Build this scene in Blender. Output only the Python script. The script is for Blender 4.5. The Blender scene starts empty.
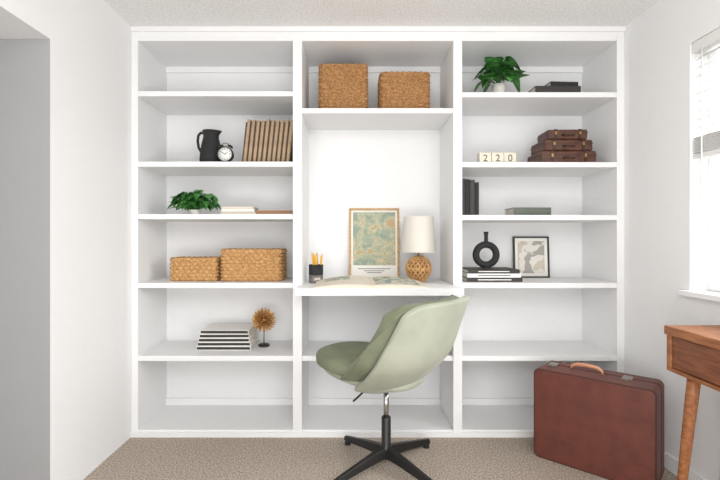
import bpy, bmesh, math, random
from mathutils import Vector, Matrix
random.seed(7)
sc = bpy.context.scene
COL = sc.collection
F = 444.0; CX = 354.0; CY = 239.0; CAMZ = 1.158
def SX(px, d): return (px-CX)*d/F
def SZ(py, d): return CAMZ+(CY-py)*d/F
def s2l(c):
    return tuple(((v/255)/12.92 if v/255 <= .04045 else ((v/255+.055)/1.055)**2.4) for v in c)

# ---------------- materials ----------------
def mat(name, rgb, rough=.6, metal=0, noise=0, nscale=20, bump=0, bscale=None, rgb2=None, sheen=0, stretch=(1,1,1), detail=4, spec=.5, emis=0):
    m = bpy.data.materials.new(name); m.use_nodes = True
    nt = m.node_tree; b = nt.nodes['Principled BSDF']
    c = s2l(rgb)+(1,)
    b.inputs['Base Color'].default_value = c
    b.inputs['Roughness'].default_value = rough
    b.inputs['Metallic'].default_value = metal
    b.inputs['Specular IOR Level'].default_value = spec
    if sheen:
        b.inputs['Sheen Weight'].default_value = sheen
        b.inputs['Sheen Roughness'].default_value = .4
    tc = nt.nodes.new('ShaderNodeTexCoord'); mp = nt.nodes.new('ShaderNodeMapping')
    mp.inputs['Scale'].default_value = stretch
    nt.links.new(tc.outputs['Object'], mp.inputs['Vector'])
    n = nt.nodes.new('ShaderNodeTexNoise'); n.inputs['Scale'].default_value = nscale; n.inputs['Detail'].default_value = detail
    nt.links.new(mp.outputs['Vector'], n.inputs['Vector'])
    if rgb2 is None: rgb2 = tuple(max(0, v*(1-max(noise,.004))) for v in rgb)
    cr = nt.nodes.new('ShaderNodeValToRGB')
    cr.color_ramp.elements[0].position = .38; cr.color_ramp.elements[1].position = .62
    cr.color_ramp.elements[0].color = s2l(rgb2)+(1,); cr.color_ramp.elements[1].color = c
    nt.links.new(n.outputs['Fac'], cr.inputs['Fac']); nt.links.new(cr.outputs['Color'], b.inputs['Base Color'])
    if bump:
        n2 = nt.nodes.new('ShaderNodeTexNoise'); n2.inputs['Scale'].default_value = bscale or nscale; n2.inputs['Detail'].default_value = 3
        nt.links.new(mp.outputs['Vector'], n2.inputs['Vector'])
        bp = nt.nodes.new('ShaderNodeBump'); bp.inputs['Strength'].default_value = bump; bp.inputs['Distance'].default_value = .01
        nt.links.new(n2.outputs['Fac'], bp.inputs['Height']); nt.links.new(bp.outputs['Normal'], b.inputs['Normal'])
    return m
M = {}
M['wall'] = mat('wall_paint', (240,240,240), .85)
M['hall'] = mat('hall_dim_grey', (170,170,171), .85)  # grey carries the dim light of the hall recess in its colour
M['ceil'] = mat('popcorn_ceiling', (246,245,243), .95, nscale=80, noise=.06, bump=.45, bscale=100)
M['carpet'] = mat('carpet', (208,195,181), 1, nscale=125, rgb2=(146,133,121), bump=.7, bscale=150, detail=6, spec=.1)
M['shelf'] = mat('white_lacquer', (238,238,238), .5)
M['trim'] = mat('white_trim', (242,242,242), .5)
M['blind'] = mat('blind_white', (232,232,229), .5)
M['wicker'] = mat('wicker', (218,174,118), .7, nscale=90, rgb2=(182,132,78), bump=.6, bscale=200)
M['wicker2'] = mat('wicker_brown', (194,148,96), .7, nscale=90, rgb2=(152,106,62), bump=.6, bscale=200)
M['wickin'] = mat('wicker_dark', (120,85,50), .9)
M['velvet'] = mat('sage_velvet', (170,173,157), .9, nscale=7, rgb2=(160,164,147), sheen=.2, spec=.15)
M['velvet2'] = mat('olive_velvet', (132,137,114), .9, nscale=7, rgb2=(120,125,102), sheen=.1, spec=.15)
M['black'] = mat('black_metal', (28,27,27), .4)
M['matblack'] = mat('matte_black', (34,34,35), .75)
M['chrome'] = mat('chrome', (190,190,190), .2, metal=1)
M['brass'] = mat('brass', (206,160,100), .35, metal=.7)
M['leather'] = mat('oxblood_leather', (106,55,43), .5, nscale=14, rgb2=(95,48,38), bump=.1, bscale=260)
M['leather_edge'] = mat('leather_piping', (70,36,28), .5)
M['tanleather'] = mat('tan_handle', (196,140,110), .5)
M['steel'] = mat('steel', (150,145,140), .35, metal=.9)
M['walnut'] = mat('walnut', (168,110,68), .42, nscale=9, rgb2=(138,84,50), stretch=(8,1,8), detail=6)
M['walnut2'] = mat('walnut_face', (138,84,54), .42, nscale=9, rgb2=(112,64,40), stretch=(8,1,8), detail=6)
M['pages'] = mat('pages', (232,226,212), .9, nscale=10, noise=.06)
M['white'] = mat('white_paper', (240,238,232), .8)
M['kraft'] = mat('kraft_cover', (176,152,124), .8, noise=.1)
M['kraft_gap'] = mat('kraft_gap_shade', (86,68,56), .8, noise=.1)  # dark tone painted for the shade between kraft spines
M['darkbook'] = mat('dark_cover', (52,48,46), .6)
M['greybook'] = mat('grey_green_cover', (96,102,92), .7)
M['cream'] = mat('cream_cover', (224,214,197), .7)
M['brownbook'] = mat('brown_cover', (168,126,92), .7)
M['leaf'] = mat('leaf_green', (86,148,70), .45, nscale=30, rgb2=(40,98,44))
M['pot'] = mat('pot_ceramic', (225,222,216), .5)
M['stem'] = mat('stem_green', (70,110,55), .6)
M['casebrown'] = mat('case_brown', (98,60,42), .5, nscale=25, rgb2=(70,40,28))
M['casestrap'] = mat('case_strap', (56,32,24), .5)
M['shade'] = mat('linen_shade', (222,217,207), .9, bump=.1, bscale=300)
M['rattan'] = mat('rattan', (222,178,120), .6, nscale=40, rgb2=(190,142,88))
M['rattan_in'] = mat('rattan_core', (150,106,66), .8)
M['oak'] = mat('light_oak', (204,168,118), .5, nscale=20, rgb2=(180,142,94), stretch=(1,1,4))
M['pencil'] = mat('pencil_yellow', (232,178,48), .5)
M['pencilw'] = mat('pencil_wood', (222,190,140), .7)
M['face'] = mat('clock_white', (240,240,236), .5)
M['digit'] = mat('digit_grey', (90,86,80), .7)
M['block'] = mat('block_cream', (224,216,198), .7)
M['leathr_mini'] = mat('mini_latch', (176,140,84), .4, metal=.7)

def map_mat(name, stops, scale, distort=0):
    m = bpy.data.materials.new(name); m.use_nodes = True
    nt = m.node_tree; b = nt.nodes['Principled BSDF']; b.inputs['Roughness'].default_value = .7
    tc = nt.nodes.new('ShaderNodeTexCoord'); n = nt.nodes.new('ShaderNodeTexNoise')
    n.inputs['Scale'].default_value = scale; n.inputs['Detail'].default_value = 7; n.inputs['Distortion'].default_value = distort
    nt.links.new(tc.outputs['Object'], n.inputs['Vector'])
    cr = nt.nodes.new('ShaderNodeValToRGB'); cr.color_ramp.interpolation = 'CONSTANT'
    el = cr.color_ramp.elements
    el[0].position = stops[0][0]; el[0].color = s2l(stops[0][1])+(1,)
    el[1].position = stops[1][0]; el[1].color = s2l(stops[1][1])+(1,)
    for p, c in stops[2:]:
        e = el.new(p); e.color = s2l(c)+(1,)
    nt.links.new(n.outputs['Fac'], cr.inputs['Fac']); nt.links.new(cr.outputs['Color'], b.inputs['Base Color'])
    return m
M['map'] = map_mat('map_print', [(0,(146,160,144)),(.40,(162,172,152)),(.47,(196,188,158)),(.50,(168,174,150)),(.55,(202,190,158)),(.60,(176,170,134)),(.65,(200,162,118))], 15, .5)
M['abstract'] = map_mat('abstract_print', [(0,(170,165,158)),(.45,(226,222,214)),(.52,(206,196,180)),(.6,(180,150,120))], 6, .5)
M['magphoto'] = map_mat('magazine_photo', [(0,(132,142,122)),(.45,(176,180,160)),(.52,(206,200,184)),(.6,(140,154,150))], 14, .5)

# ---------------- helpers ----------------
def root(name, label, cat, loc=(0,0,0), rz=0, group=None, rot=None):
    e = bpy.data.objects.new(name, None); COL.objects.link(e)
    e.empty_display_size = .05
    e.location = loc; e.rotation_euler = rot if rot else (0,0,rz)
    e['label'] = label; e['category'] = cat
    if group: e['group'] = group
    return e
def mk(name, bm, m, parent=None, smooth=False, bevel=0, seg=2, subsurf=0, solid=0, label=None):
    bmesh.ops.recalc_face_normals(bm, faces=bm.faces[:])
    me = bpy.data.meshes.new(name); bm.to_mesh(me); bm.free()
    mats = m if isinstance(m, (list,tuple)) else [m]
    for x in mats: me.materials.append(M[x])
    o = bpy.data.objects.new(name, me); COL.objects.link(o)
    if parent: o.parent = parent
    if smooth:
        for p in me.polygons: p.use_smooth = True
    if solid:
        s = o.modifiers.new('s','SOLIDIFY'); s.thickness = solid; s.offset = 0
    if bevel:
        b = o.modifiers.new('b','BEVEL'); b.width = bevel; b.segments = seg; b.limit_method = 'ANGLE'
    if subsurf:
        s = o.modifiers.new('ss','SUBSURF'); s.levels = subsurf; s.render_levels = subsurf
    if label: o['label'] = label
    return o
def addbox(bm, x0,x1,y0,y1,z0,z1, mi=0, mtx=None):
    vs = [Vector(p) for p in ((x0,y0,z0),(x1,y0,z0),(x1,y1,z0),(x0,y1,z0),(x0,y0,z1),(x1,y0,z1),(x1,y1,z1),(x0,y1,z1))]
    if mtx: vs = [mtx @ v for v in vs]
    v = [bm.verts.new(p) for p in vs]
    for f in ((0,3,2,1),(4,5,6,7),(0,1,5,4),(1,2,6,5),(2,3,7,6),(3,0,4,7)):
        fc = bm.faces.new([v[i] for i in f]); fc.material_index = mi
def box(name, x0,x1,y0,y1,z0,z1, m, parent=None, bevel=0, **k):
    bm = bmesh.new(); addbox(bm, x0,x1,y0,y1,z0,z1)
    return mk(name, bm, m, parent, bevel=bevel, **k)
def addlathe(bm, prof, n=32, cx=0, cy=0, mi=0, mtx=None, caps=True):
    rings = []
    for r, z in prof:
        ring = []
        for i in range(n):
            a = 2*math.pi*i/n
            p = Vector((cx+r*math.cos(a), cy+r*math.sin(a), z))
            ring.append(bm.verts.new(mtx @ p if mtx else p))
        rings.append(ring)
    for a, b in zip(rings, rings[1:]):
        for i in range(n):
            f = bm.faces.new((a[i], a[(i+1)%n], b[(i+1)%n], b[i])); f.material_index = mi
    if caps:
        for r, (rr, z) in ((rings[0], prof[0]), (rings[-1], prof[-1])):
            if rr > 1e-5:
                f = bm.faces.new(r); f.material_index = mi
def lathe(name, prof, m, parent=None, n=32, cx=0, cy=0, mtx=None, smooth=True, caps=True, **k):
    bm = bmesh.new(); addlathe(bm, prof, n, cx, cy, 0, mtx, caps)
    return mk(name, bm, m, parent, smooth=smooth, **k)
def addtube(bm, pts, r, n=8, closed=False, mi=0):
    pts = [Vector(p) for p in pts]; N = len(pts); rings = []
    rr = r if isinstance(r, (list,tuple)) else [r]*N
    prev = None
    for i, p in enumerate(pts):
        if closed: t = pts[(i+1)%N]-pts[i-1]
        else: t = pts[min(i+1,N-1)]-pts[max(i-1,0)]
        t.normalize()
        up = prev if prev is not None else (Vector((0,0,1)) if abs(t.z) < .9 else Vector((1,0,0)))
        u = (up - t*up.dot(t)).normalized(); w = t.cross(u); prev = u
        rings.append([bm.verts.new(p+(u*math.cos(2*math.pi*k/n)+w*math.sin(2*math.pi*k/n))*rr[i]) for k in range(n)])
    pairs = list(zip(rings, rings[1:]))
    if closed: pairs.append((rings[-1], rings[0]))
    for a, b in pairs:
        for i in range(n):
            f = bm.faces.new((a[i], a[(i+1)%n], b[(i+1)%n], b[i])); f.material_index = mi
    if not closed:
        bm.faces.new(rings[0]); bm.faces.new(rings[-1])
def tube(name, pts, r, m, parent=None, n=10, closed=False, smooth=True, **k):
    bm = bmesh.new(); addtube(bm, pts, r, n, closed)
    return mk(name, bm, m, parent, smooth=smooth, **k)
def struct(o): o['kind'] = 'structure'; return o

# ---------------- room ----------------
WL, WR, YB, YF, H = -1.304, 1.585, 2.6, -1.6, 2.40
struct(box('floor', -2.3, 1.72, YF, 3.1, -.1, 0, 'carpet'))
struct(box('ceiling', -2.3, 1.725, YF, 3.1, H, H+.1, 'ceil'))
bm = bmesh.new()
addbox(bm, -2.2, WL, 1.905, 3.1, 0, H)
for f in bm.faces:
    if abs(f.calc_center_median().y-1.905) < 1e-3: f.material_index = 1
addbox(bm, WL-.26, WL, .6, 1.905, 2.017, H)
addbox(bm, WL-.26, WL, YF, .6, 0, H)
struct(mk('wall_left', bm, ['wall','hall']))
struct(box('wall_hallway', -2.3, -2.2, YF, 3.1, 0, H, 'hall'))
struct(box('wall_back', WL, WR, 3.02, 3.1, 0, H, 'wall'))
W0, W1, WZ0, WZ1 = .95, 2.094, .91, 2.08
bm = bmesh.new()
addbox(bm, WR, WR+.14, W1, 3.1, 0, H)
addbox(bm, WR, WR+.14, YF, W0, 0, H)
addbox(bm, WR, WR+.14, W0, W1, 0, WZ0)
addbox(bm, WR, WR+.14, W0, W1, WZ1, H)
struct(mk('wall_right', bm, 'wall'))
struct(box('baseboard_right', WR-.012, WR, YF, 2.6, 0, .08, 'trim', bevel=.004))
struct(box('trim_1', WR-.03, WR+.18, W0-.04, W1+.035, WZ0-.022, WZ0+.005, 'trim', bevel=.004))
# window frame
bm = bmesh.new()
fx0, fx1 = WR+.085, WR+.135
fz = WZ0+.006
addbox(bm, fx0, fx1, W1-.05, W1, fz, WZ1); addbox(bm, fx0, fx1, W0, W0+.05, fz, WZ1)
addbox(bm, fx0, fx1, W0+.05, W1-.05, WZ1-.05, WZ1); addbox(bm, fx0, fx1, W0+.05, W1-.05, fz, fz+.05)
addbox(bm, fx0, fx1, W0+.05, W1-.05, 1.48, 1.52)
struct(mk('window_1', bm, 'trim', bevel=.004))
# blind
bl = root('window_blind', 'white faux wood horizontal blind half raised in the window', 'window blind', (WR+.035, (W0+W1)/2, WZ1-.001))
L = (W1-W0)/2-.006
box('headrail', -.03, .03, -L, L, -.05, 0, 'blind', bl, bevel=.003)
bm = bmesh.new()
zz = -.072
while zz > -.43:
    mt = Matrix.Translation((0,0,zz)) @ Matrix.Rotation(math.radians(-38), 4, 'Y')
    addbox(bm, -.025, .025, -L, L, -.0015, .0015, 0, mt); zz -= .040
for i in range(10):
    addbox(bm, -.025, .025, -L, L, -.45-i*.0075, -.4455-i*.0075)
mk('slats', bm, 'blind', bl)
box('bottom_rail', -.026, .026, -L, L, -.545, -.525, 'blind', bl, bevel=.003)
for yy in (-L*.7, L*.82):
    tube('ladder_cord', [(-.027,yy,-.05),(-.027,yy,-.52)], .0012, 'blind', bl, n=6)
tube('wand', [(-.031,L-.06,-.04),(-.033,L-.06,-.75)], .004, 'blind', bl)

# ---------------- bookcase ----------------
T = .03
bc = root('built_in_bookcase', 'white built-in bookcase with three bays filling the wall', 'bookcase', (0,2.6,0))
def bbox(name, x0,x1,y0,y1,z0,z1, bev=.0015): return box(name, x0,x1,y0-2.6,y1-2.6,z0,z1,'shelf',bc,bevel=bev)
D1 = (-.357,-.304); D2 = (.580,.632); LI = -1.265; RI = 1.540
bbox('back_panel', WL, WR, 3.0, 3.019, 0, H)
bbox('side_panel', WL+.0005, LI, 2.6, 3.0, 0, H)
bbox('side_panel', RI, WR-.0005, 2.6, 3.0, 0, H)
bbox('divider', D1[0], D1[1], 2.592, 3.0, 0, 2.33)
bbox('divider', D2[0], D2[1], 2.592, 3.0, 0, 2.33)
bbox('top_rail', LI, RI, 2.6, 3.0, 2.318, H)
bbox('crown_strip', WL+.001, WR-.001, 2.588, 2.6, 2.37, H-.001)
for a, b in ((LI,D1[0]),(D1[1],D2[0]),(D2[1],RI)):
    bbox('base_shelf', a, b, 2.6, 3.0, 0, .041)
    bbox('cleat', a, b, 2.985, 3.0, .041, .085)
    bbox('cleat', a, b, 2.985, 3.0, 2.278, 2.318)
bbox('toe_kick', WL+.001, WR-.001, 2.588, 2.6, 0, .03)
zL = [SZ(y,2.6) for y in (91,161.5,214,283,356)]
zR = [SZ(y,2.6) for y in (92,162,215,283,356)]
zC1 = SZ(108,2.6); zD = .888; zC3 = SZ(356,2.6)
for z in zL: bbox('shelf', LI, D1[0], 2.602, 3.0, z-T, z)
for z in zR: bbox('shelf', D2[1], RI, 2.602, 3.0, z-T, z)
bbox('shelf', D1[1], D2[0], 2.602, 3.0, zC1-T, zC1)
bbox('shelf', D1[1], D2[0], 2.602, 3.0, zC3-T, zC3)
bbox('desk_shelf', D1[1]+.0005, D2[0]-.0005, 2.592, 3.0, zD-.04, zD)
bbox('desk_front', D1[1]-.015, D2[0]+.02, 2.42, 2.5915, zD-.04, zD)

# ---------------- baskets ----------------
def basket(label, x0, x1, d, z, h, dp, m, row=.022, rz=0, group='woven baskets'):
    w = x1-x0
    r = root('wicker_basket', label, 'basket', ((x0+x1)/2, d+dp/2, z), rz, group)
    c = .03; hw, hd = w/2-.006, dp/2-.006
    def per(n, inset=0, cc=c):
        pts = []; a, b = hw-inset, hd-inset; cc = max(.006, cc-inset)
        segs = [((-a+cc,-b),(a-cc,-b),(0,-1)),('c',(a-cc,-b+cc),-90),((a,-b+cc),(a,b-cc),(1,0)),('c',(a-cc,b-cc),0),
                ((a-cc,b),(-a+cc,b),(0,1)),('c',(-a+cc,b-cc),90),((-a,b-cc),(-a,-b+cc),(-1,0)),('c',(-a+cc,-b+cc),180)]
        tot = 2*(2*a-2*cc)+2*(2*b-2*cc)+2*math.pi*cc; step = tot/n
        lens = []
        for sg in segs:
            lens.append(math.pi*cc/2 if sg[0]=='c' else math.hypot(sg[1][0]-sg[0][0], sg[1][1]-sg[0][1]))
        for i in range(n):
            t = i*step; j = 0
            while j < 7 and t > lens[j]: t -= lens[j]; j += 1
            sg = segs[j]; u = t/max(lens[j],1e-9)
            if sg[0]=='c':
                an = math.radians(sg[2]+90*u); nx, ny = math.cos(an), math.sin(an)
                pts.append((sg[1][0]+cc*nx, sg[1][1]+cc*ny, nx, ny))
            else:
                pts.append((sg[0][0]+(sg[1][0]-sg[0][0])*u, sg[0][1]+(sg[1][1]-sg[0][1])*u, sg[2][0], sg[2][1]))
        return pts, tot
    _, tot = per(8)
    nst = int(tot/.036); n = nst*8; P, _ = per(n)
    rows = max(4, round(h/row)); sub = 6; rings = []
    bm = bmesh.new()
    for j in range(rows*sub+1):
        v = j/sub; ri = min(int(v), rows-1); fr = v-ri; ring = []
        for i, (x, y, nx, ny) in enumerate(P):
            ph = 2*math.pi*i/8 + math.pi*ri + 1.2*(fr-.5)
            dd = .010*math.sin(math.pi*fr)**.7*(.5+.5*math.sin(ph)) if 0 < fr < 1 else -.004
            ring.append(bm.verts.new((x+nx*(dd-.001), y+ny*(dd-.001), h*j/(rows*sub))))
        rings.append(ring)
    for a, b in zip(rings, rings[1:]):
        for i in range(n): bm.faces.new((a[i], a[(i+1)%n], b[(i+1)%n], b[i]))
    bm.faces.new(rings[0])
    mk('basket_body', bm, m, r, smooth=True)
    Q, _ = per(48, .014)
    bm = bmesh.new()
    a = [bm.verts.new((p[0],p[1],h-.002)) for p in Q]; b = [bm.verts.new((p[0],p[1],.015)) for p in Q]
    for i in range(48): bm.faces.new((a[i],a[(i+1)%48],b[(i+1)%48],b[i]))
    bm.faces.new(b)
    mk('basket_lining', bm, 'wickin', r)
    Q, _ = per(nst*4, .005)
    bm = bmesh.new()
    addtube(bm, [(p[0]+p[2]*.003*math.sin(i*math.pi/2), p[1]+p[3]*.003*math.sin(i*math.pi/2), h-.003+.002*math.cos(i*math.pi/2)) for i,p in enumerate(Q)], .0095, 8, True)
    mk('basket_rim', bm, m, r, smooth=True)
basket('small tan woven seagrass basket on a middle shelf', SX(168,2.7), SX(217,2.7), 2.70, zL[3], .137, .22, 'wicker')
basket('long tan woven seagrass basket on a middle shelf', SX(219,2.69), SX(281.5,2.69), 2.69, zL[3], .19, .24, 'wicker')
basket('tall brown woven basket on the top shelf above the desk', SX(318,2.72), SX(368,2.72), 2.72, zC1, .305, .22, 'wicker2')
basket('square brown woven basket on the top shelf above the desk', SX(379.5,2.72), SX(431,2.72), 2.72, zC1, .255, .22, 'wicker2')

# ---------------- books ----------------
def book(label, w, dp, t, m, loc, rz=0, group=None, rot=None, name='book', stripe=None, sw=(.12,.88,.3,.7)):
    r = root(name, label, 'book', loc, rz, group, rot)
    bm = bmesh.new(); c = min(.0035, t*.14)
    addbox(bm, 0, w, 0, dp, 0, c); addbox(bm, 0, w, 0, dp, t-c, t); addbox(bm, 0, w, 0, c, c, t-c)
    mk('cover', bm, m, r, bevel=.0012)
    box('page_block', .004, w-.004, c, dp-.004, c, t-c, 'pages', r)
    if stripe:
        box('spine_band', w*sw[0], w*sw[1], -.0006, 0, t*sw[2], t*sw[3], stripe, r)
    return r
# kraft row leaning
lean = math.radians(6); X0 = -.390
for i in range(20):
    dark = i % 2 == 1  # every second volume is a dark strip imitating a shaded gap
    th = .0095 if dark else .0190
    hh = (.262 if not dark else .252)+random.uniform(-.005,.005)
    book('thin dark strip for the shaded gap between kraft volumes' if dark else 'kraft-covered book leaning in a row', hh, .2, th-.0008, 'kraft_gap' if dark else 'kraft', (X0, 2.66+random.uniform(0,.006)+(.006 if dark else 0), zL[1]+.0003), group='kraft books in a leaning row', rot=(0, -math.pi/2+lean, 0))
    X0 -= th/math.cos(lean)
# L3 stacks
z = zL[2]
for i, (m, t, w) in enumerate((('cream',.018,.212),('white',.017,.2),('cream',.015,.19))):
    book('pale cream paperback in a small flat stack', w, .16, t, m, (SX(220.5,2.68)+i*.004, 2.68, z), group='pale books in a flat stack'); z += t
book('tan brown book lying flat beside pale books', .215, .16, .026, 'brownbook', (SX(256,2.68), 2.68, zL[2]))
# L5 stack
z = zL[4]
for i in range(5):
    t = .0245; w = .335-.010*i+random.uniform(-.003,.003)
    book('black and white striped hardcover in a flat stack', w, .22, t, 'white', (SX(197,2.74)+.006*i, 2.73, z), rz=random.uniform(-.02,.02), group='black and white books in a stack', stripe='darkbook', sw=(.01,.99,.22,.86))
    z += t+.0003
# R4 stack
z = zR[3]
for i, m in enumerate(('darkbook','white','darkbook')):
    t = (.026,.024,.024)[i]
    book(('black','white','black')[i]+' coffee table book in a stack under a ring vase', .335-.012*i, .24, t, m, (SX(464,2.7)+.006+.004*i, 2.66, z), group='coffee table books in a stack', stripe='white' if m=='darkbook' else 'matblack', sw=(.2,.8,.4,.6)); z += t+.0003
zRing = z
# R3 standing dark
x = D2[1]+.003
for i, (t, h) in enumerate(((.03,.222),(.026,.218),(.03,.214),(.024,.2))):
    x += t+.001
    book('dark charcoal hardcover standing upright against the divider', h, .17, t, ('darkbook','matblack')[i%2], (x, 2.66, zR[2]), group='dark books standing upright', rot=(0,-math.pi/2,0))
book('grey green clothbound book lying flat on a shelf', .225, .17, .05, 'greybook', (SX(514,2.68), 2.68, zR[2]))
# R1 dark books
book('dark book lying flat on the top shelf', .27, .17, .045, 'darkbook', (SX(535,2.63), 2.625, zR[0]), group='dark books on the top shelf')
book('dark book resting slightly turned on another dark book', .17, .15, .03, 'matblack', (SX(551,2.63), 2.635, zR[0]+.0453), rz=.06, group='dark books on the top shelf')

# ---------------- plants ----------------
def leaf(bm, base, dirv, length, width, droop):
    d = Vector(dirv).normalized(); side = d.cross(Vector((0,0,1)))
    if side.length < .1: side = Vector((1,0,0))
    side.normalize(); up = side.cross(d).normalized()
    st = [(-.06,.28),(.0,.75),(.15,1),(.35,.95),(.55,.75),(.75,.45),(.9,.2),(1,0.02)]
    mid=[]; l=[]; r=[]
    for t, w in st:
        c = Vector(base)+d*length*t+Vector((0,0,-1))*droop*t*t*length
        cm = Vector(base)+d*length*max(t,0)+Vector((0,0,-1))*droop*t*t*length
        mid.append(bm.verts.new(cm))
        l.append(bm.verts.new(c+side*w*width/2+up*.12*width*w)); r.append(bm.verts.new(c-side*w*width/2+up*.12*width*w))
    for i in range(len(st)-1):
        bm.faces.new((mid[i],mid[i+1],l[i+1],l[i])); bm.faces.new((mid[i],r[i],r[i+1],mid[i+1]))
def plant(label, loc, hw, hd, h, n, ls, potr, poth, lowest, pw=1.0, hi=.2):
    r = root('potted_pothos', label, 'plant', loc)
    lathe('pot', [(potr*.75,0),(potr*.8,.004),(potr,poth),(potr*.9,poth),(potr*.88,poth-.01)], 'pot', r, 32)
    bm = bmesh.new(); bs = bmesh.new()
    for i in range(n):
        a = 2*math.pi*i*.618; q = ((i+.5)/n)**.5
        dome = math.sqrt(max(0,1-(q*.97)**2))**pw
        c = Vector((math.cos(a)*hw*q*.9, math.sin(a)*hd*q*.9, lowest+(h-lowest)*dome*random.uniform(.4,1)))
        out = Vector((math.cos(a)*q+random.uniform(-.4,.4), math.sin(a)*q-.45+random.uniform(-.3,.3), random.uniform(-.7,hi)))
        L = ls*random.uniform(.8,1.15)
        b = c-out.normalized()*L*.4
        leaf(bm, b, out, L, L*.85, random.uniform(.1,.4))
        addtube(bs, [(0,0,poth-.012), (b.x*.5,b.y*.5,max(poth,(b.z+poth)/2)+.005), b], .0015, 5)
    for v in bm.verts:
        if v.co.z < .003: v.co.z = .003+random.uniform(0,.002)
        v.co.y = max(min(v.co.y, hd+.04), -hd-.02)
    mk('foliage', bm, 'leaf', r, smooth=True)
    mk('stems', bs, 'stem', r, smooth=True)
plant('low bushy green pothos spreading on a shelf', ((SX(168,2.68)+SX(220,2.68))/2, 2.69, zL[2]), .155, .065, .14, 150, .062, .035, .03, .005, .35)
plant('green pothos with large leaves in a small pot', (SX(499,2.72), 2.72, zR[0]), .15, .08, .255, 36, .11, .045, .08, .06, .8, .6)

# ---------------- pitcher ----------------
pr = root('pitcher', 'matte black ceramic pitcher with a side handle', 'pitcher', (SX(211,2.74), 2.74, zL[1]))
bm = bmesh.new()
prof = [(.056,0),(.064,.006),(.068,.03),(.065,.08),(.055,.135),(.046,.17),(.045,.188),(.052,.212),(.049,.212),(.042,.188),(.042,.17),(.05,.135),(.06,.08),(.059,.02),(.0,.015)]
addlathe(bm, prof, 40)
for v in bm.verts:
    if v.co.z > .18 and v.co.x > 0:
        k = (v.co.z-.18)/.032; an = math.atan2(v.co.y, v.co.x)
        v.co.x += .016*k*max(0, math.cos(an))**6
mk('body', bm, 'matblack', pr, smooth=True)
tube('handle', [(-.046,0,.198),(-.062,0,.202),(-.078,0,.185),(-.082,0,.15),(-.076,0,.11),(-.062,0,.085)], .008, 'matblack', pr)
# ---------------- alarm clock ----------------
ck = root('alarm_clock', 'small black twin-bell alarm clock with white dial', 'clock', (SX(225,2.66), 2.67, zL[1]))
RX = Matrix.Rotation(math.pi/2, 4, 'X'); cz = .054
mt = Matrix.Translation((0,.0,cz)) @ RX
lathe('case', [(.036,-.03),(.045,-.025),(.047,-.01),(.047,.014),(.043,.018),(.0405,.012)], 'black', ck, 40, mtx=mt)
lathe('dial', [(.0,.0125),(.0408,.0125),(.0408,.010),(0,.010)], 'face', ck, 40, mtx=mt)
bm = bmesh.new()
for i in range(12):
    a = i*math.pi/6; L = .007 if i%3 else .010
    m2 = mt @ Matrix.Rotation(a,4,'Z')
    addbox(bm, -.0012,.0012,.037-L,.037,.0125,.0132,0,m2)
mk('hour_marks', bm, 'black', ck)
for nm, a, L in (('hour_hand',-55,.020),('minute_hand',58,.030)):
    bm = bmesh.new(); addbox(bm, -.0013,.0013,-.004,L,.0134,.0142,0, mt @ Matrix.Rotation(math.radians(a),4,'Z'))
    mk(nm, bm, 'black', ck)
for s in (-1,1):
    m2 = Matrix.Translation((s*.026,0,cz+.043)) @ Matrix.Rotation(s*math.radians(30),4,'Y')
    lathe('bell', [(.018,0),(.0175,.006),(.012,.013),(0,.016)], 'black', ck, 24, mtx=m2)
    tube('foot', [(s*.024,0,cz-.036),(s*.034,0,.003)], [.005,.003], 'black', ck)
tube('handle', [(-.018,0,cz+.056),(-.014,0,cz+.066),(0,0,cz+.07),(.014,0,cz+.066),(.018,0,cz+.056)], .002, 'black', ck)

# ---------------- brass starburst ----------------
st = root('starburst_sculpture', 'brass starburst ball on a thin stem with black base', 'sculpture', (SX(264,2.84), 2.84, zL[4]))
lathe('base', [(.034,0),(.036,.004),(.036,.012),(.03,.016),(0,.016)], 'black', st, 32)
tube('stem', [(0,0,.014),(0,0,.15)], .003, 'black', st)
bm = bmesh.new(); c0 = Vector((0,0,.168))
N = 110
for i in range(N):
    ph = math.acos(1-2*(i+.5)/N); a = math.pi*(1+5**.5)*i
    d = Vector((math.cos(a)*math.sin(ph), math.sin(a)*math.sin(ph), math.cos(ph)))
    addtube(bm, [c0+d*.006, c0+d*.06, c0+d*.078], [.0014,.0046,.003], 6)
bmesh.ops.create_icosphere(bm, subdivisions=2, radius=.016, matrix=Matrix.Translation(c0))
mk('starburst', bm, 'brass', st)

# ---------------- frames ----------------
def frame(name, label, cat, loc, w, h, bar, dep, mf, mp, mat_w=0, tilt=.06, rz=0, caption=None):
    r = root(name, label, cat, loc, rot=(-tilt, 0, rz))
    bm = bmesh.new()
    addbox(bm, 0,w,0,dep,0,bar); addbox(bm, 0,w,0,dep,h-bar,h); addbox(bm, 0,bar,0,dep,bar,h-bar); addbox(bm, w-bar,w,0,dep,bar,h-bar)
    mk('frame', bm, mf, r, bevel=.0015)
    box('mat_board', bar, w-bar, dep*.55, dep*.9, bar, h-bar, 'white', r)
    box('print', bar+mat_w, w-bar-mat_w, dep*.5, dep*.55, (bar+mat_w) if caption is None else caption, h-bar-mat_w, mp, r)
    return r
mf = frame('framed_map', 'light oak framed coastal map print leaning above the desk', 'picture frame', (-.033, 2.955, zD), .337, .478, .014, .018, 'oak', 'map', .012, caption=.095)
bm = bmesh.new()
for zc, a, b in ((.072,.06,.277),(.058,.10,.237),(.046,.12,.217)): addbox(bm, a, b, .0094, .0099, zc-.002, zc+.002)
mk('caption_lines', bm, 'digit', mf)
frame('framed_print', 'dark framed abstract print leaning on a shelf', 'picture frame', (SX(515,2.93), 2.945, zR[3]), .238, .275, .010, .016, 'darkbook', 'abstract', .02)

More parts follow.
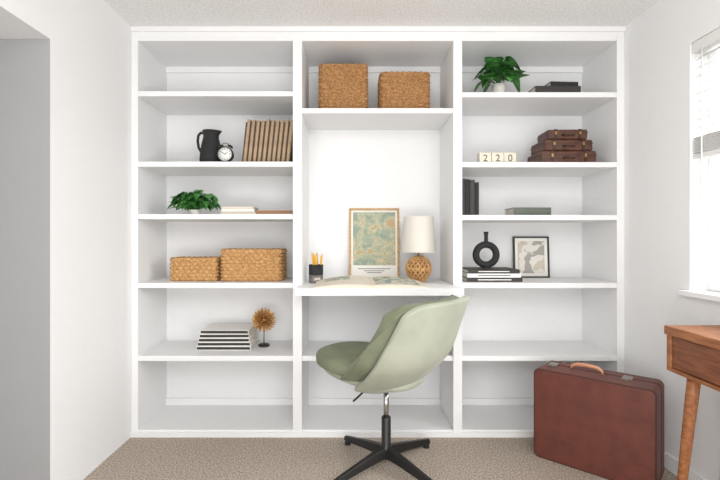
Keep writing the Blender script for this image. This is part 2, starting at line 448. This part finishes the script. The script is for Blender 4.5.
# ---------------- pencil cup ----------------
cup = root('pencil_cup', 'dark metal cup on the desk shelf holding yellow pencils', 'pencil cup', (SX(316,2.75), 2.75, zD))
lathe('cup', [(.042,0),(.044,.003),(.044,.05)], 'steel', cup, 36)
lathe('cup_band', [(.0445,.05),(.0445,.112),(.042,.112),(.041,.01),(0,.008)], 'matblack', cup, 36, caps=False)
for i in range(9):
    a = i*2*math.pi/9+.3
    p = root('pencil', 'yellow wooden pencil standing in a metal cup', 'pencil', (SX(316,2.75)+.022*math.cos(a), 2.75+.022*math.sin(a), zD+.010), group='yellow pencils in the cup', rot=(-.12*math.sin(a), .12*math.cos(a), a))
    L = .156+.012*math.sin(i*2.3)
    lathe('shaft', [(.0046,0),(.0046,L)], 'pencil', p, 6, smooth=False)
    lathe('tip', [(.0046,L),(.0008,L+.016)], 'pencilw', p, 12)

# ---------------- lamp ----------------
lp = root('table_lamp', 'round woven rattan table lamp with white drum shade', 'lamp', (SX(418.5,2.8), 2.8, zD))
bm = bmesh.new(); R = .079; cc = Vector((0,0,.084))
def sp(ph, a): return cc+Vector((R*math.sin(ph)*math.cos(a), R*math.sin(ph)*math.sin(a), -R*math.cos(ph)))
for s in (-1,1):
    for k in range(16):
        pts = [sp(.28+(math.pi-.56)*u/20, 2*math.pi*k/16+s*2.0*u/20) for u in range(21)]
        addtube(bm, pts, .0044, 6)
for ph in (.28, math.pi-.28, math.pi/2):
    addtube(bm, [sp(ph, 2*math.pi*k/32) for k in range(32)], .005, 6, True)
mk('base', bm, 'rattan', lp, smooth=True)
bm = bmesh.new(); bmesh.ops.create_uvsphere(bm, u_segments=32, v_segments=20, radius=.073, matrix=Matrix.Translation(cc))
mk('inner_core', bm, 'rattan_in', lp, smooth=True)
lathe('base_ring', [(.03,0),(.04,.0),(.04,.010),(.03,.012)], 'rattan', lp, 32)
tube('pole', [(0,0,.15),(0,0,.31)], .006, 'brass', lp)
bm = bmesh.new(); addlathe(bm, [(.107,.187),(.108,.191),(.093,.406),(.092,.41)], 48, caps=False)
addlathe(bm, [(.105,.187),(.090,.41)], 48, caps=False)
mk('lamp_shade', bm, 'shade', lp, smooth=True)
bm = bmesh.new()
for k in range(3):
    a = k*2*math.pi/3; addtube(bm, [(0,0,.31),(.091*math.cos(a),.091*math.sin(a),.395)], .0015, 5)
mk('shade_fitter', bm, 'brass', lp)

# ---------------- open magazine ----------------
mg = root('open_magazine', 'large open magazine with photo pages on the desk shelf', 'magazine', (.09, 2.585, zD), .03)
MW, MH = .315, .155
def pz(u, s): return .010+(.034 if s < 0 else .030)*(math.sin(math.pi*min(1,u*.85+.15))**.8)*(1-u*.3)
for s in (-1,1):
    bm = bmesh.new(); nx = 18; top=[]; bot=[]
    for i in range(nx+1):
        u = i/nx; x = s*MW*u; zt = pz(u,s)
        top.append((bm.verts.new((x,-MH,zt*.55)), bm.verts.new((x,MH,zt*1.15))))
        bot.append((bm.verts.new((x,-MH,.0)), bm.verts.new((x,MH,.0))))
    for i in range(nx):
        bm.faces.new((top[i][0],top[i+1][0],top[i+1][1],top[i][1])); bm.faces.new((bot[i][0],bot[i][1],bot[i+1][1],bot[i+1][0]))
        bm.faces.new((top[i][0],bot[i][0],bot[i+1][0],top[i+1][0])); bm.faces.new((top[i][1],top[i+1][1],bot[i+1][1],bot[i][1]))
    bm.faces.new((top[0][0],top[0][1],bot[0][1],bot[0][0])); bm.faces.new((top[nx][0],bot[nx][0],bot[nx][1],top[nx][1]))
    mk('pages', bm, 'cream', mg, smooth=False)
    bm = bmesh.new(); prev=None
    for i in range(13):
        u = (.35+.5*i/12) if s < 0 else (.08+.8*i/12); x = s*MW*u; zt = pz(u,s)
        ya, yb = (0,.11) if s<0 else (-.13,.13)
        f = lambda y: zt*(.85+.30*y/MH)+.0009
        cur = (bm.verts.new((x,ya,f(ya))), bm.verts.new((x,yb,f(yb))))
        if prev: bm.faces.new((prev[0],cur[0],cur[1],prev[1]))
        prev = cur
    mk('page_photo', bm, 'magphoto', mg)

# ---------------- block calendar ----------------
cal = root('block_calendar', 'cream wooden block calendar with grey numerals', 'calendar', (SX(479.5,2.65), 2.65, zR[1]))
xx = 0
for i, (w, ch_) in enumerate(((.074,'2'),(.074,'2'),(.074,'0'))):
    b = box('block', xx, xx+w-.003, 0, .05, 0, .066, 'block', cal, bevel=.003)
    cu = bpy.data.curves.new('numeral','FONT'); cu.body = ch_; cu.size = .058; cu.extrude = .0006; cu.align_x='CENTER'
    to = bpy.data.objects.new('tmp', cu); COL.objects.link(to)
    bpy.context.view_layer.update()
    me = bpy.data.meshes.new_from_object(to.evaluated_get(bpy.context.evaluated_depsgraph_get()))
    bpy.data.objects.remove(to)
    me.materials.clear(); me.materials.append(M['digit'])
    o = bpy.data.objects.new('numeral', me); COL.objects.link(o); o.parent = cal
    o.location = (xx+(w-.003)/2, -.0006, .013); o.rotation_euler = (math.pi/2,0,0)
    xx += w

# ---------------- mini suitcases ----------------
z = zR[1]
for i, (w, h, dp) in enumerate(((.33,.078,.22),(.295,.068,.2),(.24,.062,.17))):
    r = root('small_suitcase', ('large','medium','small')[i]+' vintage brown leather case in a stack of three', 'suitcase', (SX(565,2.7)+(.0,.002,.006)[i], 2.65+.01*i+dp/2, z), rz=(0,.02,-.03)[i], group='vintage brown cases in a stack')
    box('case_body', -w/2, w/2, -dp/2, dp/2, 0, h, 'casebrown', r, bevel=.012, seg=3)
    bm = bmesh.new()
    addbox(bm, -w/2-.001, w/2+.001, -dp/2-.001, dp/2+.001, h*.62, h*.67)
    mk('lid_seam', bm, 'casestrap', r)
    for s in (-1,1):
        box('strap', s*w*.3-.009, s*w*.3+.009, -dp/2-.0025, dp/2+.0005, .003, h+.0005, 'casestrap', r, bevel=.001)
        box('buckle', s*w*.3-.006, s*w*.3+.006, -dp/2-.005, -dp/2-.0024, h*.5, h*.75, 'leathr_mini', r)
    tube('handle', [(-.035,-dp/2,h*.42),(-.03,-dp/2-.012,h*.42),(-.015,-dp/2-.018,h*.4),(.015,-dp/2-.018,h*.4),(.03,-dp/2-.012,h*.42),(.035,-dp/2,h*.42)], .004, 'casestrap', r)
    z += h+.0008

# ---------------- ring vase ----------------
rv = root('ring_vase', 'matte black donut vase standing on a book stack', 'vase', (SX(487,2.75), 2.77, zRing))
bm = bmesh.new()
rr = .063; tr = .021
addtube(bm, [(rr*math.cos(a),0,.085+rr*math.sin(a)) for a in [2*math.pi*i/48 for i in range(48)]], tr, 20, True)
addlathe(bm, [(.013,.155),(.012,.175),(.0115,.205),(.015,.228),(.012,.228),(.009,.2)], 24)
addlathe(bm, [(.026,0),(.027,.002),(.02,.012),(.012,.014)], 24)
mk('vase_body', bm, 'matblack', rv, smooth=True)

# ---------------- chair ----------------
YAW = 142
ch = root('swivel_chair', 'sage green velvet swivel chair with black four-star base', 'chair', (.164, 2.265, 0), math.radians(YAW))
# local +X is the direction the seat faces
def lerp(a,b,t): return a+(b-a)*t
def shell(name, m, off, dth, z0, z1, thick, topround=.055):
    bm = bmesh.new(); na, ntt = 32, 24; g = []
    for j in range(ntt+1):
        t = j/ntt; row = []
        for i in range(na+1):
            a = -1+2*i/na
            inn = (1-min(t/.5,1))**2.2
            W = (.340-off*.6)*(1-inn*.38)
            A = lerp(.24,.17,t)*(1-inn*.2)
            xb = -.235-.150*t + inn*.15 + off
            th_ = a*math.radians(lerp(72,64,t)+dth)
            zz = z0+(z1-z0)*t - topround*abs(a)**6*max(0,(t-.5)*2) + .015*abs(a)**3*max(0,1-t*2)
            row.append(bm.verts.new((xb+A*(1-math.cos(th_)), W*math.sin(th_), zz)))
        g.append(row)
    for j in range(ntt):
        for i in range(na): bm.faces.new((g[j][i],g[j][i+1],g[j+1][i+1],g[j+1][i]))
    o = mk(name, bm, m, ch, smooth=True)
    s = o.modifiers.new('s','SOLIDIFY'); s.thickness = thick; s.offset = 0
    b = o.modifiers.new('b','BEVEL'); b.width = thick*.42; b.segments = 4; b.limit_method='ANGLE'; b.angle_limit=math.radians(50)
    return o
shell('backrest', 'velvet', 0, 0, .425, .878, .028)
shell('back_cushion', 'velvet2', .046, 12, .475, .866, .056)
def pillow(name, m, cx, cz, a, b, c, e1, e2, tilt, par):
    bm = bmesh.new(); nu, nv = 48, 20; rings = []
    sg = lambda v, p: math.copysign(abs(v)**p, v)
    for j in range(nv+1):
        ph = -math.pi/2+math.pi*j/nv; ring = []
        for i in range(nu):
            t = 2*math.pi*i/nu
            ring.append(bm.verts.new((a*sg(math.cos(ph),e1)*sg(math.cos(t),e2), b*sg(math.cos(ph),e1)*sg(math.sin(t),e2), c*sg(math.sin(ph),e1))))
        rings.append(ring)
    for p, q in zip(rings, rings[1:]):
        for i in range(nu): bm.faces.new((p[i],p[(i+1)%nu],q[(i+1)%nu],q[i]))
    bmesh.ops.remove_doubles(bm, verts=bm.verts[:], dist=.0002)
    bmesh.ops.transform(bm, matrix=Matrix.Translation((cx,0,cz)) @ Matrix.Rotation(tilt,4,'Y'), verts=bm.verts[:])
    return mk(name, bm, m, par, smooth=True)
pillow('seat', 'velvet2', .115, .520, .275, .235, .040, .45, .82, math.radians(-4), ch)
pillow('seat_shell', 'velvet', .085, .480, .27, .215, .046, .7, .85, math.radians(-5), ch)
lathe('swivel_plate', [(.07,.405),(.085,.412),(.085,.435),(.06,.44)], 'black', ch, 32)
lathe('gas_lift', [(.014,.2),(.014,.415)], 'chrome', ch, 24)
lathe('lift_sleeve', [(.03,.045),(.03,.1),(.024,.11),(.024,.25),(.02,.255),(.014,.255)], 'black', ch, 24)
tube('height_lever', [(.0,.03,.415),(.07,.05,.405),(.135,.075,.335),(.15,.08,.32)], .005, 'black', ch)
for k in range(4):
    an = math.radians(40+90*k-YAW)
    bm = bmesh.new(); c = Vector((math.cos(an), math.sin(an), 0)); n = Vector((-c.y,c.x,0))
    sec = []
    for q, w, zb, zt in ((.015,.026,.055,.105),(.12,.022,.046,.086),(.31,.015,.022,.048),(.33,.013,.022,.044)):
        sec.append([bm.verts.new(c*q+n*w+Vector((0,0,zb))), bm.verts.new(c*q-n*w+Vector((0,0,zb))), bm.verts.new(c*q-n*w*.6+Vector((0,0,zt))), bm.verts.new(c*q+n*w*.6+Vector((0,0,zt)))])
    for p, q in zip(sec, sec[1:]):
        for i in range(4): bm.faces.new((p[i],p[(i+1)%4],q[(i+1)%4],q[i]))
    bm.faces.new(sec[0]); bm.faces.new(sec[-1])
    addlathe(bm, [(.016,0),(.018,.004),(.016,.02),(.008,.026)], 16, cx=c.x*.31, cy=c.y*.31)
    mk('leg', bm, 'black', ch, bevel=.002)

# ---------------- big suitcase ----------------
sw, sd, sh = .55, .22, .47
cs = root('vintage_suitcase', 'large oxblood leather suitcase standing upright on the carpet', 'suitcase', (.96, 2.375, 0), math.radians(-42.5))
def rbox(name, x0,x1,y0,y1,z0,z1, r, m, par, bev=.012):
    bm = bmesh.new(); P = []
    for cx_, cz_, a0 in ((x1-r,z1-r,0),(x0+r,z1-r,90),(x0+r,z0+r,180),(x1-r,z0+r,270)):
        for i in range(7):
            a = math.radians(a0+15*i); P.append((cx_+r*math.cos(a), cz_+r*math.sin(a)))
    f = [bm.verts.new((p[0],y0,p[1])) for p in P]; b = [bm.verts.new((p[0],y1,p[1])) for p in P]
    bm.faces.new(f); bm.faces.new(b)
    for i in range(len(P)): bm.faces.new((f[i],f[(i+1)%len(P)],b[(i+1)%len(P)],b[i]))
    return mk(name, bm, m, par, bevel=bev, seg=3)
rbox('case_body', 0, sw, 0, sd*.62, 0, sh, .03, 'leather', cs)
rbox('case_lid', 0, sw, sd*.635, sd, 0, sh, .03, 'leather', cs)
rbox('seam_band', .004, sw-.004, sd*.55, sd*.7, .004, sh-.004, .028, 'leather_edge', cs, .001)
for y in (.004, sd-.004):
    P = []; r = .03
    for cx_, cz_, a0 in ((sw-r,sh-r,0),(r,sh-r,90),(r,r,180),(sw-r,r,270)):
        for i in range(7):
            a = math.radians(a0+15*i); P.append((cx_+(r-.004)*math.cos(a), y, cz_+(r-.004)*math.sin(a)))
    tube('piping', P, .004, 'leather_edge', cs, n=8, closed=True)
hm = sw*.42
tube('handle', [(hm-.075,sd*.5,sh),(hm-.072,sd*.5,sh+.018),(hm-.05,sd*.5,sh+.03),(hm,sd*.5,sh+.034),(hm+.05,sd*.5,sh+.03),(hm+.072,sd*.5,sh+.018),(hm+.075,sd*.5,sh)], [.006,.008,.010,.011,.010,.008,.006], 'tanleather', cs, label='tan leather carry handle')
for x in (.04, sw-.16):
    bm = bmesh.new(); addbox(bm, x, x+.045, sd*.42, sd*.72, sh-.002, sh+.006); addbox(bm, x+.012, x+.033, sd*.36, sd*.5, sh-.002, sh+.01)
    mk('latch', bm, 'steel', cs, bevel=.002)

# ---------------- wooden desk ----------------
dk = root('writing_desk', 'mid-century walnut writing desk with a drawer and tapered legs', 'desk', (1.325, .80, 0))
dl, dw = 1.10, .245
box('desktop', 0, dw, 0, dl, .752, .79, 'walnut', dk, bevel=.004)
bm = bmesh.new()
addbox(bm, .008, dw, dl-.03, dl-.006, .60, .752); addbox(bm, .008, dw, .006, .03, .60, .752)
addbox(bm, .008, dw, .03, dl-.03, .60, .615); addbox(bm, dw-.015, dw, .03, dl-.03, .615, .752)
addbox(bm, .008, .03, dl/2-.01, dl/2+.01, .615, .752)
mk('apron', bm, 'walnut', dk, bevel=.002)
for a, b in ((dl/2+.012, dl-.034),(.034, dl/2-.012)):
    box('drawer', .014, dw-.02, a, b, .619, .748, 'walnut2', dk, bevel=.002)
for lx, ly, sx, sy in ((.055,dl-.10,-.03,.05),(.055,.10,-.03,-.05),(dw-.045,dl-.10,.015,.05),(dw-.045,.10,.015,-.05)):
    bm = bmesh.new(); rings=[]
    for u in range(9):
        t = u/8; r = .024-.008*t
        rings.append([bm.verts.new((lx+sx*t+r*math.cos(k*math.pi/10), ly+sy*t+r*math.sin(k*math.pi/10), .602*(1-t))) for k in range(20)])
    for p, q in zip(rings, rings[1:]):
        for i in range(20): bm.faces.new((p[i],p[(i+1)%20],q[(i+1)%20],q[i]))
    bm.faces.new(rings[0]); bm.faces.new(rings[-1])
    mk('leg', bm, 'walnut', dk, smooth=True)

# ---------------- light ----------------
w = bpy.data.worlds.new('world'); sc.world = w; w.use_nodes = True
bg = w.node_tree.nodes['Background']; bg.inputs['Color'].default_value = (1,.995,.985,1); bg.inputs['Strength'].default_value = .98
def area(name, loc, tgt, sx, sy, e, col=(1,1,1)):
    l = bpy.data.lights.new(name, 'AREA'); l.shape='RECTANGLE'; l.size=sx; l.size_y=sy; l.energy=e; l.color=col
    o = bpy.data.objects.new(name, l); COL.objects.link(o); o.location = loc
    o.rotation_euler = (Vector(tgt)-Vector(loc)).to_track_quat('-Z','Y').to_euler()
area('front_fill', (.1,-.6,2.1), (0,2.2,.6), 2.4, 1.0, 35)  # added fill behind the camera, stands in for bounced flash
area('ceiling_fill', (.1,-.7,.5), (0,1.0,2.4), 2.4, 1.0, 46)  # added uplight that brightens the ceiling, no real source there
area('window_daylight', (2.5,1.3,1.9), (0,1.9,1.0), 1.3, 1.3, 64, (.98,.99,1))

cam = bpy.data.cameras.new('camera'); co = bpy.data.objects.new('camera', cam); COL.objects.link(co)
cam.sensor_width = 36; cam.lens = F/720*36; cam.shift_x = 6/720; cam.shift_y = -1/720; cam.clip_start=.02
co.location = (0,0,CAMZ); co.rotation_euler = (math.pi/2,0,0)
sc.camera = co
sc.view_settings.view_transform = 'Standard'
sc.view_settings.look = 'None'
